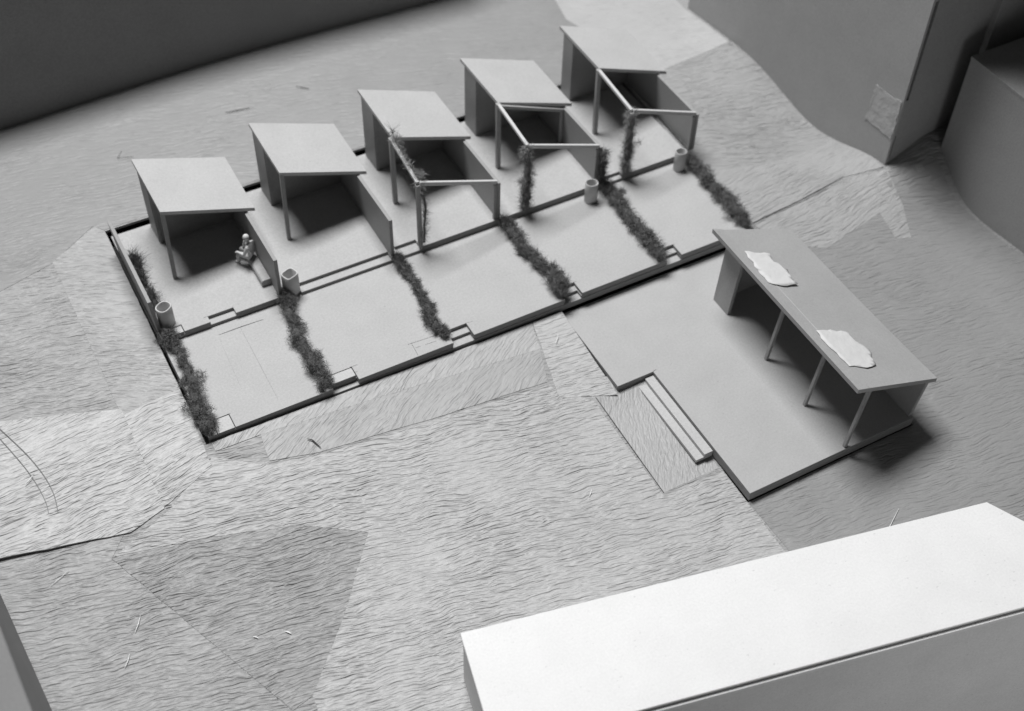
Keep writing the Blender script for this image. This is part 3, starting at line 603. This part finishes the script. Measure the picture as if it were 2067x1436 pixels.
tall = thing('tall_block', 'tall grey card block at upper right with a patch of clear tape', 'block model')
tA = Vector((13.0, .26, 0)); dv = Vector((-.51, 5.72, 0)).normalized(); du = Vector((dv.y, -dv.x, 0))
def tp(u, v, z): p = tA + du * u + dv * v; return (p.x, p.y, z)
HT = 11.0  # height out of view, raised to shade the low block's top
hexa('side_panel', [tp(0, 0, -.7), tp(.06, 0, -.7), tp(.06, 5.75, -.7), tp(0, 5.75, -.7)], [tp(0, 0, HT), tp(.06, 0, HT), tp(.06, 5.75, HT), tp(0, 5.75, HT)], BLOCK, tall, bevel=.006)
fr = [(.062, -.7), (3.2, -.7), (3.2, HT), (.062, HT), (.062, 3.42), (.155, 3.42), (.135, 1.40), (.062, 1.40), (.062, .62), (.10, .60), (.10, .12), (.062, .10)]
n = len(fr); vv = [tp(u, .006, z) for u, z in fr] + [tp(u, .066, z) for u, z in fr]
link('front_panel', vv, [tuple(range(n)), tuple(range(n, 2 * n))[::-1]] + [(i, (i + 1) % n, n + (i + 1) % n, n + i) for i in range(n)], BLOCK_DARK, tall, bevel=.004)
hexa('back_panel', [tp(.062, 5.68, -.7), tp(3.2, 5.68, -.7), tp(3.2, 5.74, -.7), tp(.062, 5.74, -.7)], [tp(.062, 5.68, HT), tp(3.2, 5.68, HT), tp(3.2, 5.74, HT), tp(.062, 5.74, HT)], BLOCK, tall)
hexa('dark_infill', [tp(.07, .08, -.7), tp(3.14, .08, -.7), tp(3.14, 5.66, -.7), tp(.07, 5.66, -.7)], [tp(.07, .08, HT - .1), tp(3.14, .08, HT - .1), tp(3.14, 5.66, HT - .1), tp(.07, 5.66, HT - .1)], SUB, tall)  # near-black fill in the hollow block; colours the slit as deep shade
tv = [(.02, 1.42), (.02, .56), (.33, .60), (.71, .56), (.66, .88), (.68, 1.15), (.65, 1.36), (.31, 1.36)]
pts_ = [(a + random.uniform(-.015, .015), b + random.uniform(-.015, .015)) for a, b in rough_edge(tv, .02, .08)]
tape = link('clear_tape', [tp(-.010 - .012 * abs(noise.noise(Vector((a * 5, b * 5, 1)))), a, b) for a, b in pts_] + [tp(-.004, a, b) for a, b in pts_],
            [tuple(range(len(pts_)))] + [(i, (i + 1) % len(pts_), len(pts_) + (i + 1) % len(pts_), len(pts_) + i) for i in range(len(pts_))], TAPE)
tag(tape, 'crumpled clear tape patch low on the tall block, near its front corner', 'tape')

rb = thing('low_block', 'dark lower card block at the right edge, in front of the tall block', 'block model')
prism('body', [(14.06, .02), (14.10, -8), (19, -8), (19, .02)], -.8, 2.14, BLOCK_DARK, rb, bevel=.004)
prism('top', [(14.05, .025), (14.09, -8.02), (19.02, -8.02), (19.02, .025)], 2.143, 2.19, BLOCK_DARK, rb, bevel=.004)
fb = boxo('far_block', 14.72, .30, -.8, 20, 4, 10.0, BLOCK_DARK); tag(fb, 'dark card block at the upper right edge, behind the low block', 'block model')  # its unseen height is likewise raised to shade the low block
lw = thing('back_block', 'dark grey card block filling the upper left corner behind the houses', 'block model')
prism('front_panel', [(-9, 8.44), (8.75, 8.52), (8.75, 8.58), (-9, 8.50)], -.5, 2.7, BLOCK_BACK, lw, bevel=.004)
prism('top', [(-9, 8.44), (8.75, 8.52), (8.75, 11.0), (-9, 11.0)], 2.702, 2.76, BLOCK_BACK, lw, bevel=.004)
prism('end_panel', [(8.69, 8.585), (8.75, 8.585), (8.75, 11.0), (8.69, 11.0)], -.5, 2.7, BLOCK_BACK, lw, bevel=.004)
ll = thing('corner_block', 'grey card block cut off by the lower left corner', 'block model')
prism('body', [(-3.44, -1.02), (-3.28, -3.3), (-3.10, -8), (-7, -8), (-7, -1.02)], -.8, 3.0, BLOCK_CORNER, ll, bevel=.006)

# ================================================================ litter: splinters and fibres left on the paper
def splinter(label, a, b, w, mat, off=.03, mid=None):
    pts = [a] + ([mid] if mid else [((a[0] + b[0]) / 2 + .01, (a[1] + b[1]) / 2)]) + [b]
    o = streak('splinter', pts, w * .75, mat, None, off, .008); tag(o, label, 'splinter', 'wood splinters and fibres on the paper')
splinter('dark fibre with a knot on the paper above the two left houses', (2.83, 6.87), (3.27, 6.79), .02, SPLINT_D)
splinter('thin dark splinter on the paper above the second house', (4.28, 7.0), (4.47, 6.82), .02, SPLINT_D)
splinter('bent hair beside the back corner of the leftmost roof', (.81, 6.72), (.95, 6.46), .009, SPLINT_D, mid=(.68, 6.56))
splinter('pale splinter on the paper left of the dark wedge', (-1.85, -2.25), (-2.0, -2.46), .014, SPLINT)
splinter('pale splinter nearest the lower left corner block', (-2.16, -2.72), (-2.28, -2.88), .014, SPLINT)
splinter('pale splinter on the bright sheet by the pencil lines', (-2.65, .44), (-2.50, .54), .014, SPLINT, off=.05)
splinter('fine pale fibre under the edge of the bright sheet', (-2.8, -1.27), (-2.5, -1.15), .008, SPLINT)
splinter('white crumb on the dark wedge sheet, right one', (-.2, -3.36), (-.14, -3.43), .024, SPLINT)
splinter('white crumb on the dark wedge sheet, left one', (-.61, -3.24), (-.56, -3.29), .020, SPLINT)
splinter('pale fleck on the paper below the sunk strip', (4.65, -3.31), (4.74, -3.22), .014, SPLINT)
splinter('pale fleck on the corner sheet left of the platform', (5.62, -.58), (5.74, -.45), .012, SPLINT, off=.05)
splinter('long pale wisp beside the far edge of the white block', (8.19, -5.85), (8.64, -5.62), .010, SPLINT, mid=(8.33, -5.80))
